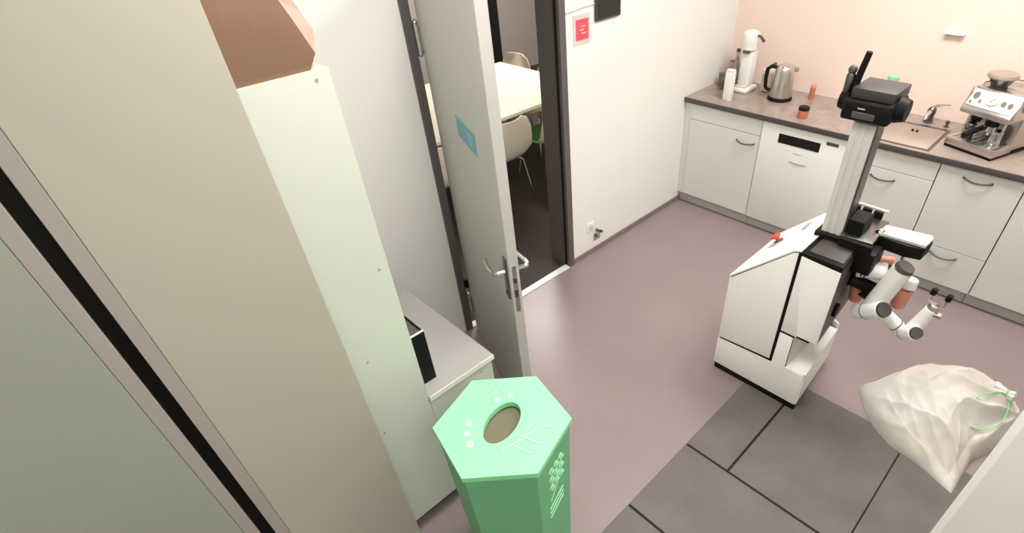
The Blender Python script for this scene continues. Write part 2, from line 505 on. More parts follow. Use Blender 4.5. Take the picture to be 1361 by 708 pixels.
t = thing('dishwasher', (0.955, 0.3, 0.0), 'white built-in dishwasher with a black display', 'dishwasher')
obj('body', box(nb(), 0.664, 1.248, YF + 0.02, 0.60, 0.09, 0.864), 'unit_gap', t)
df = obj('door', box(nb(), 0.662, 1.250, YF - 0.006, YF + 0.018, 0.095, 0.862, 0.003, 2), 'dishwasher', t)
obj('display', box(nb(), 0.795, 1.09, YF - 0.008, YF - 0.004, 0.735, 0.80, 0.0005, 1), 'black_gloss', df)
obj('small_display', box(nb(), 1.125, 1.205, YF - 0.008, YF - 0.004, 0.80, 0.822, 0.0005, 1), 'charcoal', df)
obj('shaded_grip', tube(nb(), arc((0.91, YF - 0.006, 0.625), (1.03, YF - 0.006, 0.625), (0, -0.004, -0.004), 9), 0.004, 8), 'plinth', df)  # plain grey paints the faint shadow of the handle
obj('badge', box(nb(), 0.92, 0.985, YF - 0.0075, YF - 0.005, 0.685, 0.69), 'pale_grey', df)

t = thing('kitchen_plinth', (1.4, 0.07, 0.0), 'grey plinth running under the base cabinets', 'plinth')
for x0, x1 in ((0.002, 0.66), (0.663, 1.25), (1.253, 1.91), (1.913, 2.2), (2.203, 3.4)):
    obj('plinth_board', box(nb(), x0, x1, 0.058, 0.075, 0.004, 0.089, 0.001, 1), 'plinth', t)

# worktop with a cut-out for the sink
SX0, SX1, SY0, SY1 = 1.30, 1.685, 0.055, 0.425
t = thing('worktop', (1.6, 0.3, 0.865), 'brown grey stone-look worktop along the peach wall', 'worktop')
w = nb()
box(w, 0.0, SX0, 0.004, 0.62, 0.866, 0.90)
box(w, SX1, 3.4, 0.004, 0.62, 0.866, 0.90)
box(w, SX0, SX1, 0.004, SY0, 0.866, 0.90)
box(w, SX0, SX1, SY1, 0.62, 0.866, 0.90)
obj('slab', w, 'worktop', t)
obj('front_edge', box(nb(), 0.0, 3.4, -0.004, 0.004, 0.864, 0.9, 0.003, 2), 'worktop_edge', t)

t = thing('sink', ((SX0 + SX1) / 2, (SY0 + SY1) / 2, 0.74), 'steel sink basin sunk into the worktop', 'sink')
s = nb()
box(s, SX0, SX1, SY0, SY1, 0.74, 0.744)
box(s, SX0, SX0 + 0.004, SY0, SY1, 0.744, 0.90)
box(s, SX1 - 0.004, SX1, SY0, SY1, 0.744, 0.90)
box(s, SX0 + 0.004, SX1 - 0.004, SY0, SY0 + 0.004, 0.744, 0.90)
box(s, SX0 + 0.004, SX1 - 0.004, SY1 - 0.004, SY1, 0.744, 0.90)
obj('basin', s, 'basin', t)
r_ = nb()
for a in ((SX0 - 0.018, SX1 + 0.018, SY0 - 0.018, SY0), (SX0 - 0.018, SX0, SY0, SY1), (SX1, SX1 + 0.018, SY0, SY1), (SX0 - 0.018, SX1 + 0.018, SY1, SY1 + 0.02)):
    box(r_, *a, 0.9, 0.903)
obj('rim', r_, 'steel_dark', t)
for xx in (1.50, 1.527):
    obj('overflow_hole', cyl(nb(), (xx, SY1 - 0.006, 0.865), (xx, SY1 - 0.003, 0.865), 0.008, n=12), 'black', t)
obj('drain', lathe(nb(), (1.5, 0.24, 0.744), [(0.04, 0), (0.04, 0.003), (0.02, 0.002), (0.0, 0.001)], 20), 'steel_dark', t)

t = thing('faucet', (1.545, 0.525, 0.90), 'small chrome mixer tap behind the sink', 'faucet')
obj('body', lathe(nb(), (1.545, 0.525, 0.90), [(0.03, 0), (0.03, 0.008), (0.024, 0.012), (0.022, 0.05), (0.026, 0.06), (0.024, 0.085), (0.012, 0.098)], 20), 'steel_dark', t)
obj('spout', tube(nb(), [(1.545, 0.525, 0.955), (1.55, 0.47, 0.985), (1.555, 0.41, 0.992), (1.557, 0.37, 0.985), (1.558, 0.362, 0.965)], 0.012, 12), 'chrome', t)
obj('lever', tube(nb(), [(1.545, 0.525, 0.99), (1.56, 0.53, 1.005), (1.60, 0.535, 1.016), (1.635, 0.535, 1.022)], [0.011, 0.010, 0.006, 0.005], 10), 'chrome', t)
t = thing('plug_knob', (1.66, 0.50, 0.9), 'tiny dark plug knob right of the tap', 'knob')
obj('knob', lathe(nb(), (1.66, 0.50, 0.9), [(0.015, 0), (0.015, 0.006), (0.007, 0.01), (0.007, 0.02), (0.013, 0.024), (0.013, 0.036), (0.006, 0.04)], 16), 'steel_dark', t)

# ---------------- espresso machine (local frame: x right along the front, y into depth, z up)
em = thing('espresso_machine', (1.730, 0.185, 0.90), 'steel espresso machine with bean hopper and portafilter', 'coffee machine', None, R(-20))
EW, ED = 0.285, 0.33


def ep(name, bm, m, parent=em, **k):
    return obj(name, bm, m, parent, local=True, **k)


ep('base', box(nb(), 0.004, EW - 0.004, 0.006, ED, 0.0, 0.018), 'black')
dt = ep('drip_tray', box(nb(), 0.0, EW, 0.0, 0.17, 0.016, 0.062, 0.006, 2), 'steel')
g = nb()
for i in range(9):
    box(g, 0.02 + i * 0.028, 0.034 + i * 0.028, 0.018, 0.15, 0.062, 0.065)
ep('grate', g, 'chrome', dt)
ep('body', box(nb(), 0.005, EW - 0.005, 0.17, ED, 0.018, 0.335, 0.012, 3), 'steel')
for s, x in (('side_panel', 0.0), ('side_panel', EW - 0.012)):
    ep(s, prism(nb(), [(0.13, 0.06), (ED, 0.02), (ED, 0.33), (0.07, 0.33), (0.035, 0.225), (0.15, 0.21)], 'x', x, x + 0.012), 'steel')
hd = ep('head', prism(nb(), [(0.012, 0.205), (0.17, 0.205), (0.17, 0.338), (0.085, 0.338), (0.01, 0.235)], 'x', 0.006, EW - 0.006, 0.006), 'steel')
# sloped control panel on the head
pn = Vector((0, -0.103, 0.075)).normalized()
p0, p1 = Vector((0, 0.016, 0.245)), Vector((0, 0.080, 0.331))


def on_panel(x, k, off):
    q = p0.lerp(p1, k)
    return Vector((x, q.y, q.z)) + Vector((0, -0.81, 0.59)) * off


cp = nb()
vsx = [on_panel(x, k, o) for o in (0.0, 0.004) for x, k in ((0.02, 0.06), (EW - 0.02, 0.06), (EW - 0.02, 0.94), (0.02, 0.94))]
vv = [cp.verts.new(v) for v in vsx]
for q in ((0, 1, 2, 3), (4, 5, 6, 7), (0, 1, 5, 4), (1, 2, 6, 5), (2, 3, 7, 6), (3, 0, 4, 7)):
    cp.faces.new([vv[i] for i in q])
panel = ep('control_panel', cp, 'alu')
ep('gauge', cyl(nb(), on_panel(0.145, 0.55, 0.002), on_panel(0.145, 0.55, 0.012), 0.032, n=24), 'dial', panel)
ep('gauge_needle', cyl(nb(), on_panel(0.135, 0.42, 0.0125), on_panel(0.152, 0.65, 0.0125), 0.0018, n=6), 'black', panel)
for x, k, rr in ((0.05, 0.6, 0.017), (0.085, 0.35, 0.008), (0.205, 0.5, 0.013), (0.242, 0.5, 0.013), (0.04, 0.22, 0.007)):
    ep('button', cyl(nb(), on_panel(x, k, 0.002), on_panel(x, k, 0.013), rr, n=16), 'chrome', panel)
ep('group_head', lathe(nb(), (0.165, 0.095, 0.155), [(0.034, 0), (0.036, 0.01), (0.036, 0.05), (0.03, 0.055)], 22), 'black')
pf = nb()
lathe(pf, (0.165, 0.095, 0.118), [(0.012, -0.018), (0.014, 0.0), (0.033, 0.006), (0.036, 0.036), (0.03, 0.038)], 22)
pfo = ep('portafilter', pf, 'chrome')
ep('handle', tube(nb(), [(0.15, 0.065, 0.138), (0.14, 0.03, 0.134), (0.13, -0.01, 0.125), (0.12, -0.05, 0.112)], [0.008, 0.013, 0.016, 0.015], 12), 'black', pfo)
ep('grinder_outlet', lathe(nb(), (0.07, 0.10, 0.150), [(0.022, 0), (0.03, 0.02), (0.03, 0.06)], 18), 'black')
ep('grinder_cradle', tube(nb(), [(0.04, 0.15, 0.12), (0.038, 0.08, 0.118), (0.07, 0.06, 0.118), (0.102, 0.08, 0.118), (0.10, 0.15, 0.12)], 0.007, 8), 'steel_dark')
tp = nb()
lathe(tp, (0.075, 0.07, 0.066), [(0.028, 0), (0.028, 0.03), (0.012, 0.04), (0.012, 0.055), (0.026, 0.07), (0.022, 0.08)], 18)
ep('tamper', tp, 'steel_dark')
ep('steam_wand', tube(nb(), [(0.255, 0.06, 0.215), (0.256, 0.05, 0.19), (0.258, 0.04, 0.13), (0.255, 0.055, 0.09)], 0.0065, 10), 'chrome')
ep('steam_knob', cyl(nb(), (EW, 0.15, 0.27), (EW + 0.025, 0.15, 0.27), 0.025, n=20, bev=0.004), 'black')
mj = nb()
lathe(mj, (0.215, 0.09, 0.064), [(0.034, 0), (0.036, 0.01), (0.03, 0.055), (0.034, 0.075)], 22)
ep('spout_cup', mj, 'chrome')
hop = ep('bean_hopper', lathe(nb(), (0.075, 0.17, 0.336), [(0.04, 0), (0.045, 0.008), (0.062, 0.042), (0.064, 0.046)], 26), 'hopper')
ep('lid', lathe(nb(), (0.075, 0.17, 0.382), [(0.073, 0), (0.077, 0.008), (0.072, 0.022), (0.05, 0.026)], 26), 'lid_smoke', hop)
ep('warming_rail', tube(nb(), [(0.02, 0.12, 0.338), (0.02, 0.12, 0.35), (0.02, 0.31, 0.35), (EW - 0.02, 0.31, 0.35), (EW - 0.02, 0.12, 0.35), (EW - 0.02, 0.12, 0.338)], 0.004, 8), 'chrome')

# ---------------- kettle
kx, ky = 0.585, 0.37
t = thing('kettle', (kx, ky, 0.90), 'steel electric kettle with black handle and base', 'kettle')
obj('base', lathe(nb(), (kx, ky, 0.90), [(0.085, 0), (0.088, 0.006), (0.085, 0.02), (0.078, 0.026)], 30), 'black', t)
bd = obj('body', lathe(nb(), (kx, ky, 0.926), [(0.078, 0), (0.08, 0.01), (0.075, 0.09), (0.067, 0.17), (0.064, 0.20), (0.058, 0.208)], 30), 'steel', t)
obj('lid', lathe(nb(), (kx, ky, 1.132), [(0.058, 0), (0.055, 0.008), (0.03, 0.014), (0.012, 0.016)], 26), 'chrome', t)
hd_ = Vector((-0.9, -0.42, 0)).normalized()
kc = Vector((kx, ky, 0))
obj('handle', tube(nb(), [kc + hd_ * 0.062 + Vector((0, 0, 1.125)), kc + hd_ * 0.095 + Vector((0, 0, 1.13)), kc + hd_ * 0.118 + Vector((0, 0, 1.11)), kc + hd_ * 0.122 + Vector((0, 0, 1.05)), kc + hd_ * 0.115 + Vector((0, 0, 0.985)), kc + hd_ * 0.095 + Vector((0, 0, 0.965)), kc + hd_ * 0.075 + Vector((0, 0, 0.965))], [0.012, 0.014, 0.015, 0.014, 0.013, 0.012, 0.012], 12), 'black', t)
obj('lid_button', ball(nb(), kc + hd_ * 0.075 + Vector((0, 0, 1.145)), 0.014, 0.014, 0.012, 12), 'charcoal', t)
sd_ = -hd_
obj('spout', prism(nb(), [(kc + sd_ * 0.05 + sd_.cross(Vector((0, 0, 1))) * 0.03).xy[:], (kc + sd_ * 0.095).xy[:], (kc + sd_ * 0.05 - sd_.cross(Vector((0, 0, 1))) * 0.03).xy[:]], 'z', 1.10, 1.133, 0.003), 'steel', t)

# ---------------- tall white carton, white appliance, glasses
t = thing('paper_roll_box', (0.292, 0.128, 0.90), 'tall narrow white carton at the worktop corner', 'carton')
obj('body', box(nb(), 0.262, 0.322, 0.105, 0.155, 0.90, 1.105, 0.004, 2), 'white', t)
obj('lid', box(nb(), 0.264, 0.320, 0.107, 0.153, 1.105, 1.12, 0.006, 2), 'white', t)

gx, gy = 0.262, 0.40
t = thing('coffee_grinder', (gx, gy, 0.90), 'tall white coffee grinder with rounded head in the corner', 'coffee grinder')
obj('base', box(nb(), gx - 0.065, gx + 0.075, gy - 0.085, gy + 0.085, 0.90, 0.935, 0.012, 3), 'white', t)
obj('drip_tray', box(nb(), gx - 0.04, gx + 0.05, gy - 0.07, gy + 0.0, 0.935, 0.945, 0.004, 2), 'pale_grey', t)
obj('column', box(nb(), gx - 0.05, gx + 0.045, gy - 0.02, gy + 0.08, 0.935, 1.19, 0.02, 3), 'white', t)
obj('head', lathe(nb(), (gx, gy + 0.01, 1.19), [(0.05, 0), (0.06, 0.012), (0.06, 0.05), (0.066, 0.07), (0.06, 0.115), (0.04, 0.135), (0.012, 0.142)], 26), 'white', t)
obj('band', box(nb(), gx - 0.022, gx + 0.03, gy - 0.052, gy - 0.02, 1.178, 1.195, 0.003, 1), 'charcoal', t)
obj('lever', tube(nb(), [(gx + 0.05, gy, 1.30), (gx + 0.085, gy - 0.01, 1.295), (gx + 0.12, gy - 0.02, 1.27)], [0.008, 0.009, 0.012], 10), 'charcoal', t)


def glass(name, x, y, r, h, m, lab, cat, cap=None, neck=False, grp=None):
    t = thing(name, (x, y, 0.90), lab, cat, grp)
    if neck:
        pr = [(r, 0), (r, h * 0.62), (r * 0.45, h * 0.8), (r * 0.4, h)]
    else:
        pr = [(r * 0.85, 0), (r, h * 0.2), (r, h)]
    obj('body', lathe(nb(), (x, y, 0.90), pr, 20), m, t)
    if cap:
        rr = r * 0.5 if neck else r * 1.04
        obj('cap', lathe(nb(), (x, y, 0.90 + h), [(rr, 0), (rr, 0.018), (rr * 0.9, 0.022)], 20), cap, t)
    elif not neck:
        obj('rim', lathe(nb(), (x, y, 0.90 + h), [(r, 0), (r * 1.03, 0.003), (r, 0.006)], 20), m, t)
    return t


glass('glass_bottle', 0.165, 0.43, 0.03, 0.26, 'glass', 'clear glass bottle with dark cap left of the white grinder', 'bottle', 'charcoal', True)
glass('tumbler', 0.075, 0.40, 0.03, 0.09, 'smoke_glass', 'smoky tumbler nearest the white wall', 'glass')
glass('tumbler', 0.135, 0.335, 0.028, 0.075, 'smoke_glass', 'smoky tumbler in front of the clear bottle', 'glass')
glass('tumbler', 0.19, 0.285, 0.028, 0.085, 'smoke_glass', 'smoky tumbler behind the white carton', 'glass')
glass('tall_glass', 0.09, 0.52, 0.032, 0.16, 'glass', 'tall clear glass at the back of the worktop corner', 'glass')
glass('glass_jug', 0.415, 0.47, 0.04, 0.14, 'glass', 'small clear jug between grinder and kettle', 'jug', 'pale_grey')
glass('preserve_jar', 0.885, 0.115, 0.034, 0.055, 'jam', 'small red jar with black lid near the worktop edge', 'jar', 'black')
glass('sauce_bottle', 0.765, 0.50, 0.019, 0.085, 'jam', 'small red-brown bottle against the peach wall', 'bottle', 'orange')
glass('soap_bottle', 1.255, 0.545, 0.034, 0.215, 'soap', 'green dish soap bottle behind the robot head', 'bottle', 'soap', False)

# ================================================================== CABINETS ON THE LEFT
# low cabinet
XF = 0.95
t = thing('low_cabinet', (0.5, -2.9, 0.0), 'low white cabinet with grey top beside the green bin', 'cabinet')
obj('body', box(nb(), 0.06, XF - 0.02, -3.0505, -2.745, 0.10, 0.712), 'locker', t)
lf = obj('front', box(nb(), XF - 0.02, XF, -3.0515, -2.742, 0.10, 0.712), 'locker', t)
obj('screw_cap', cyl(nb(), (XF, -2.80, 0.685), (XF + 0.0015, -2.80, 0.685), 0.004, n=10), 'edge_grey', lf)
obj('plinth', box(nb(), 0.10, XF - 0.06, -3.05, -2.77, 0.0, 0.10), 'black', t)
tp_ = obj('top_board', box(nb(), 0.04, XF + 0.003, -3.0505, -2.729, 0.712, 0.736, 0.001, 1), 'bench_top', t)
obj('edge_strip', box(nb(), XF + 0.003, XF + 0.006, -3.0505, -2.729, 0.712, 0.7365), 'white', tp_)

# tray / box on it
t = thing('black_box', (0.72, -2.96, 0.736), 'narrow black box with a pale front rim on the low cabinet', 'box')
bx0, bx1, by0, by1, bz0, bz1 = 0.745, 0.882, -3.049, -2.968, 0.7365, 0.985
s = nb()
box(s, bx0, bx1, by0, by1, bz0, bz0 + 0.005)
box(s, bx0, bx0 + 0.005, by0, by1, bz0 + 0.005, bz1)
box(s, bx1 - 0.005, bx1, by0, by1, bz0 + 0.005, bz1)
box(s, bx0 + 0.005, bx1 - 0.005, by0, by0 + 0.005, bz0 + 0.005, bz1)
box(s, bx0 + 0.005, bx1 - 0.005, by1 - 0.005, by1, bz0 + 0.005, bz1)
obj('shell', s, 'black', t)
obj('lid', box(nb(), bx0 + 0.006, bx1 - 0.007, by0 + 0.006, by1 - 0.006, bz1 - 0.02, bz1 - 0.008), 'charcoal', t)
obj('rim', box(nb(), bx1 - 0.006, bx1, by0, by1, bz1, bz1 + 0.005), 'white', t)

# locker
t = thing('locker', (0.5, -3.2, 0.0), 'tall white locker carrying the paper bag', 'locker')
obj('body', box(nb(), 0.06, XF - 0.022, -3.52, -3.058, 0.10, 1.957), 'locker', t)
lf = obj('front_panel', box(nb(), XF - 0.02, XF, -3.52, -3.0525, 0.10, 1.957), 'locker', t)
obj('plinth', box(nb(), 0.10, XF - 0.06, -3.5, -3.054, 0.0, 0.10), 'black', t)
for yy, zz in ((-3.09, 1.935), (-3.085, 1.362), (-3.22, 1.054), (-3.255, 0.709)):
    obj('screw_cap', cyl(nb(), (XF, yy, zz), (XF + 0.0015, yy, zz), 0.0045, n=10), 'edge_grey', lf)

# tall cabinets with the dark gap
XT = 1.0
t = thing('tall_cabinet', (0.55, -3.49, 0.0), 'tall warm white cabinet with grey edge right of the dark gap', 'cabinet', 'tall cabinets')
obj('carcass', box(nb(), 0.06, XT - 0.022, -3.703, -3.525, 0.0, 2.45), 'edge_grey', t)
obj('door', box(nb(), XT - 0.02, XT, -3.670, -3.283, 0.05, 2.45, 0.001, 1), 'tallcab', t)
obj('edge_profile', box(nb(), XT - 0.022, XT, -3.704, -3.671, 0.0, 2.45, 0.001, 1), 'edge_grey', t)
t = thing('tall_cabinet', (0.55, -4.1, 0.0), 'tall greenish white cabinet at the left picture edge', 'cabinet', 'tall cabinets')
obj('carcass', box(nb(), 0.06, XT - 0.022, -4.60, -3.738, 0.0, 2.45), 'edge_grey', t)
obj('door', box(nb(), XT - 0.02, XT, -4.60, -3.770, 0.05, 2.45, 0.001, 1), 'tallcab2', t)
obj('edge_profile', box(nb(), XT - 0.022, XT, -3.769, -3.737, 0.0, 2.45, 0.001, 1), 'edge_grey', t)
t = obj('gap_shade', box(nb(), XT - 0.10, XT - 0.03, -3.7365, -3.7045, 0.0, 2.45), 'black', None, (XT - 0.06, -3.72, 0))  # black filler painted for the natural dark inside the gap
tag(t, 'black strip standing in for the shade deep in the gap between the tall cabinets', 'seal')

# paper bag on the locker
t = thing('paper_bag', (0.8, -3.22, 1.957), 'brown paper bag standing on the locker', 'bag')
b = nb()
Z0 = 1.9575
front = [(0.943, -3.50, Z0), (0.943, -3.094, Z0), (0.948, -3.072, Z0 + 0.035), (0.950, -3.100, Z0 + 0.11), (0.950, -3.130, Z0 + 0.185), (0.95, -3.14, Z0 + 0.34), (0.95, -3.52, Z0 + 0.34), (0.95, -3.52, Z0 + 0.12)]
back = [(0.66, -3.50, Z0), (0.66, -3.01, Z0), (0.70, -2.972, Z0 + 0.03), (0.72, -2.99, Z0 + 0.09), (0.74, -3.025, Z0 + 0.17), (0.76, -3.05, Z0 + 0.34), (0.70, -3.52, Z0 + 0.34), (0.65, -3.52, Z0 + 0.12)]
fv = [b.verts.new(p) for p in front]
bv = [b.verts.new(p) for p in back]
cf = b.verts.new((0.954, -3.30, Z0 + 0.14))
for i in range(8):
    b.faces.new((fv[i], fv[(i + 1) % 8], cf))
b.faces.new(bv[::-1])
for i in (0, 6, 7):
    b.faces.new((fv[i], bv[i], bv[(i + 1) % 8], fv[(i + 1) % 8]))
obj('bag_front', b, 'kraft', t, sharp=18)
b = nb()
fv = {i: b.verts.new(front[i]) for i in range(1, 6)}
bv = {i: b.verts.new(back[i]) for i in range(1, 6)}
for i in (1, 2, 3, 4):
    mid = b.verts.new((Vector(front[i]) + Vector(front[i + 1]) + Vector(back[i]) + Vector(back[i + 1])) / 4 + Vector((0.02, -0.018 if i % 2 else 0.012, 0)))
    q = (fv[i], bv[i], bv[i + 1], fv[i + 1])
    for k in range(4):
        b.faces.new((q[k], q[(k + 1) % 4], mid))
obj('gusset', b, 'kraft_in', t, sharp=10)
obj('handle', tube(nb(), [(0.80, -3.10, Z0 + 0.335), (0.80, -3.11, Z0 + 0.40), (0.80, -3.2, Z0 + 0.45), (0.80, -3.3, Z0 + 0.40), (0.80, -3.31, Z0 + 0.335)], 0.006, 8), 'kraft', t)

# ================================================================== GREEN BIN
BZ = 0.85
hexp = [(1.182, -3.152), (1.090, -2.951), (1.265, -2.759), (1.499, -2.808), (1.573, -3.036), (1.409, -3.204)]
bc = Vector((sum(p[0] for p in hexp) / 6, sum(p[1] for p in hexp) / 6))
br = sum((Vector(p) - bc).length for p in hexp) / 6
a0 = math.atan2(hexp[4][1] - bc.y, hexp[4][0] - bc.x)
t = thing('recycling_bin', (bc.x, bc.y, 0), 'green hexagonal recycling bin with an oval hole in its lid', 'bin')


def hx_(r, k):
    return (bc.x + r * math.cos(a0 + k * math.pi / 3), bc.y + r * math.sin(a0 + k * math.pi / 3))


b = nb()
lo = [b.verts.new((*hx_(br * 0.86, k), 0.0)) for k in range(6)]
hi = [b.verts.new((*hx_(br * 0.965, k), BZ - 0.02)) for k in range(6)]
b.faces.new(lo[::-1])
for k in range(6):
    b.faces.new((lo[k], lo[(k + 1) % 6], hi[(k + 1) % 6], hi[k]))
body = obj('body', b, 'green_shaded', t)
# lid: hexagon ring with an elliptical hole
HN = 48
hc = Vector((1.334, -2.983))
hax = Vector((-0.0215, 0.088))
hbx = Vector((0.0575, 0.0))


def hexr(ang):
    # distance to hexagon outline of circumradius br in direction ang (from bc)
    d = (ang - a0) % (math.pi / 3) - math.pi / 6
    return br * math.cos(math.pi / 6) / math.cos(d)


b = nb()
angs = sorted([2 * math.pi * i / HN for i in range(HN)] + [(a0 + k * math.pi / 3) % (2 * math.pi) for k in range(6)])
angs = [a for i, a in enumerate(angs) if i == 0 or a - angs[i - 1] > 1e-4]
outT, outB, inT, inB = [], [], [], []
for a in angs:
    ox, oy = bc.x + hexr(a) * math.cos(a), bc.y + hexr(a) * math.sin(a)
    ex_, ey_ = hc.x + hax.x * math.sin(a) + hbx.x * math.cos(a), hc.y + hax.y * math.sin(a) + hbx.y * math.cos(a)
    outT.append(b.verts.new((ox, oy, BZ)))
    outB.append(b.verts.new((ox, oy, BZ - 0.022)))
    inT.append(b.verts.new((ex_, ey_, BZ)))
    inB.append(b.verts.new((ex_, ey_, BZ - 0.022)))
n = len(angs)
for i in range(n):
    j = (i + 1) % n
    b.faces.new((inT[i], outT[i], outT[j], inT[j]))
    b.faces.new((outT[i], outB[i], outB[j], outT[j]))
    b.faces.new((inB[i], inT[i], inT[j], inB[j]))
    b.faces.new((outB[i], inB[i], inB[j], outB[j]))
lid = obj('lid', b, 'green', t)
b = nb()
rings(b, [(Vector((hc.x, hc.y, BZ - 0.05)), hbx.to_3d(), hax.to_3d(), 1.15, 1.15), (Vector((hc.x, hc.y, BZ - 0.03)), hbx.to_3d(), hax.to_3d(), 1.15, 1.15)], True, 32)
obj('hole_liner', b, 'hole', t)
# pale printed dots around the hole and marks
for (px, py, rr) in ((1.245, -2.93, 0.013), (1.262, -2.885, 0.011), (1.255, -3.065, 0.013), (1.285, -3.095, 0.012), (1.325, -3.115, 0.014), (1.205, -2.905, 0.008)):
    obj('printed_dot', cyl(nb(), (px, py, BZ), (px, py, BZ + 0.0008), rr, n=14), 'print', lid)
for (x0, y0, x1, y1) in ((1.42, -2.98, 1.50, -2.95), (1.43, -3.02, 1.50, -3.00), (1.42, -3.06, 1.44, -2.92), (1.45, -2.90, 1.47, -2.87)):
    obj('printed_stroke', tube(nb(), [(x0, y0, BZ), ((x0 + x1) / 2 + 0.006, (y0 + y1) / 2, BZ), (x1, y1, BZ)], 0.004, 6), 'print', lid)
# leafy emblem and lines on the side that faces the robot (between corner 0 and 1)
cA, cB = Vector(hx_(br * 0.955, 0)), Vector(hx_(br * 0.955, 1))
ud = (cB - cA).normalized()
nd = Vector((math.cos(a0 + math.pi / 6), math.sin(a0 + math.pi / 6)))


def on_side(u, z):
    rr = 0.86 + (0.965 - 0.86) * z / (BZ - 0.02)
    q = Vector(hx_(br * rr, 0)).lerp(Vector(hx_(br * rr, 1)), 0.5) + ud * u
    return Vector((q.x, q.y, z))


off3 = Vector((nd.x, nd.y, 0)) * 0.001
for i in range(6):
    for j in range(3):
        u = -0.045 + j * 0.034 + (i % 2) * 0.012
        z = 0.735 - i * 0.024
        obj('printed_leaf', tube(nb(), [on_side(u, z) + off3, on_side(u + 0.012, z + 0.010) + off3, on_side(u + 0.026, z + 0.004) + off3], [0.002, 0.0045, 0.002], 6), 'print', body)
obj('printed_stem', tube(nb(), [on_side(-0.04, 0.56) + off3, on_side(0.0, 0.60) + off3, on_side(0.03, 0.68) + off3], 0.0025, 6), 'print', body)
for i in range(3):
    obj('printed_line', tube(nb(), [on_side(-0.05, 0.52 - i * 0.03) + off3, on_side(0.05, 0.535 - i * 0.03) + off3], 0.002, 6), 'print', body)

# ================================================================== ROBOT
rb = thing('mobile_robot', (1.6, -1.25, 0.0), 'white wheeled robot with aluminium column, black head and jointed arm', 'robot')
Y0, Y1 = -1.5, -0.95


def foot(z0, z1, inset, x_lo, x_hi_cut=None):
    """footprint polygon (x, y)"""
    return [(x_lo, Y0 + inset), (1.835 - inset, Y0 + inset), (1.80 - inset, -1.04), (1.66, Y1 - inset), (x_lo, Y1 - inset)]


# black chassis and wheels
ch = nb()
prism(ch, foot(0, 0, 0.004, 1.349), 'z', 0.006, 0.046)
obj('chassis', ch, 'black', rb)
for wx, wy in ((1.42, -1.44), (1.74, -1.44), (1.42, -1.01), (1.68, -1.04)):
    obj('wheel', cyl(nb(), (wx, wy - 0.02, 0.034), (wx, wy + 0.02, 0.034), 0.034, n=20), 'black', rb)
# black core (shows in the joints)
core = nb()
prism(core, [(1.349, 0.046), (1.79, 0.046), (1.79, 0.255), (1.728, 0.255), (1.728, 0.470), (1.80, 0.470), (1.80, 0.92), (1.665, 0.928), (1.62, 0.924), (1.349, 0.654)], 'y', Y0 + 0.004, -1.06)
obj('core', core, 'black', rb)
TH = 0.007
g_ = 0.005
# rear side panel, skirt panel, front side panel on the near side
obj('side_panel', prism(nb(), [(1.345, 0.243), (1.640, 0.266), (1.643, 0.926), (1.620, 0.917), (1.345, 0.645)], 'y', Y0, Y0 + TH, 0.0015), 'robot_white', rb)
obj('skirt_panel', prism(nb(), [(1.340, 0.046), (1.826, 0.046), (1.826, 0.261), (1.726, 0.261), (1.726, 0.460), (1.658, 0.460), (1.658, 0.250), (1.340, 0.230)], 'y', Y0, Y0 + TH, 0.0015), 'robot_white', rb)
obj('front_side_panel', prism(nb(), [(1.659, 0.475), (1.738, 0.475), (1.742, 0.486), (1.836, 0.486), (1.836, 0.903), (1.659, 0.918)], 'y', Y0, Y0 + TH, 0.0015), 'robot_white', rb)
# far side panel, rear panel
obj('side_panel', prism(nb(), [(1.345, 0.034), (1.66, 0.046), (1.66, 0.93), (1.62, 0.928), (1.345, 0.658)], 'y', Y1 - TH, Y1), 'robot_white', rb)
obj('rear_panel', box(nb(), 1.340, 1.347, Y0 + TH, Y1 - TH, 0.046, 0.66), 'robot_white', rb)
# sloping hood
hood = obj('hood', prism(nb(), [(1.345, 0.664), (1.620, 0.934), (1.655, 0.945), (1.655, 0.937), (1.623, 0.926), (1.345, 0.654)], 'y', Y0, Y1), 'robot_white', rb)
sl = Vector((-0.7, 0, 0.714)).normalized()


def on_slope(x, y, off=0):
    return Vector((x, y, 0.664 + (x - 1.345) * 0.9818)) + sl * off


es = obj('emergency_stop', cyl(nb(), on_slope(1.43, -1.19), on_slope(1.43, -1.19, 0.012), 0.024, n=20), 'charcoal', rb)
obj('button', lathe(nb(), on_slope(1.43, -1.19, 0.012), [(0.012, 0), (0.012, 0.012), (0.024, 0.016), (0.024, 0.03), (0.016, 0.034)], 20, sl), 'red', es)
obj('button_label', prism(nb(), [(1.395, 0.718), (1.445, 0.767), (1.4445, 0.7675), (1.3945, 0.7185)], 'y', -1.235, -1.145), 'pale_grey', es)
obj('hood_latch', prism(nb(), [(1.505, 0.8215), (1.525, 0.841), (1.521, 0.845), (1.501, 0.8255)], 'y', -1.135, -1.055), 'edge_grey', rb)
# top plate with black cap
cap = obj('top_cap', prism(nb(), [(1.655, Y0 + 0.002), (1.838, Y0 + 0.002), (1.805, -1.04), (1.66, Y1 + 0.0), (1.655, Y1 + 0.0)], 'z', 0.908, 0.934, 0.003), 'black', rb)
obj('deck_plate', prism(nb(), [(1.675, Y0 + 0.03), (1.825, Y0 + 0.03), (1.80, -1.06), (1.68, -1.06)], 'z', 0.934, 0.938, 0.001), 'charcoal', rb)
# front fascia
obj('front_fascia', prism(nb(), [(1.800, Y0 + 0.008), (1.837, Y0 + 0.008), (1.805, -1.045), (1.768, -1.045)], 'z', 0.49, 0.908), 'charcoal', rb)
obj('front_sensor', box(nb(), 1.828, 1.846, -1.40, -1.36, 0.60, 0.66, 0.004, 2), 'black', rb)
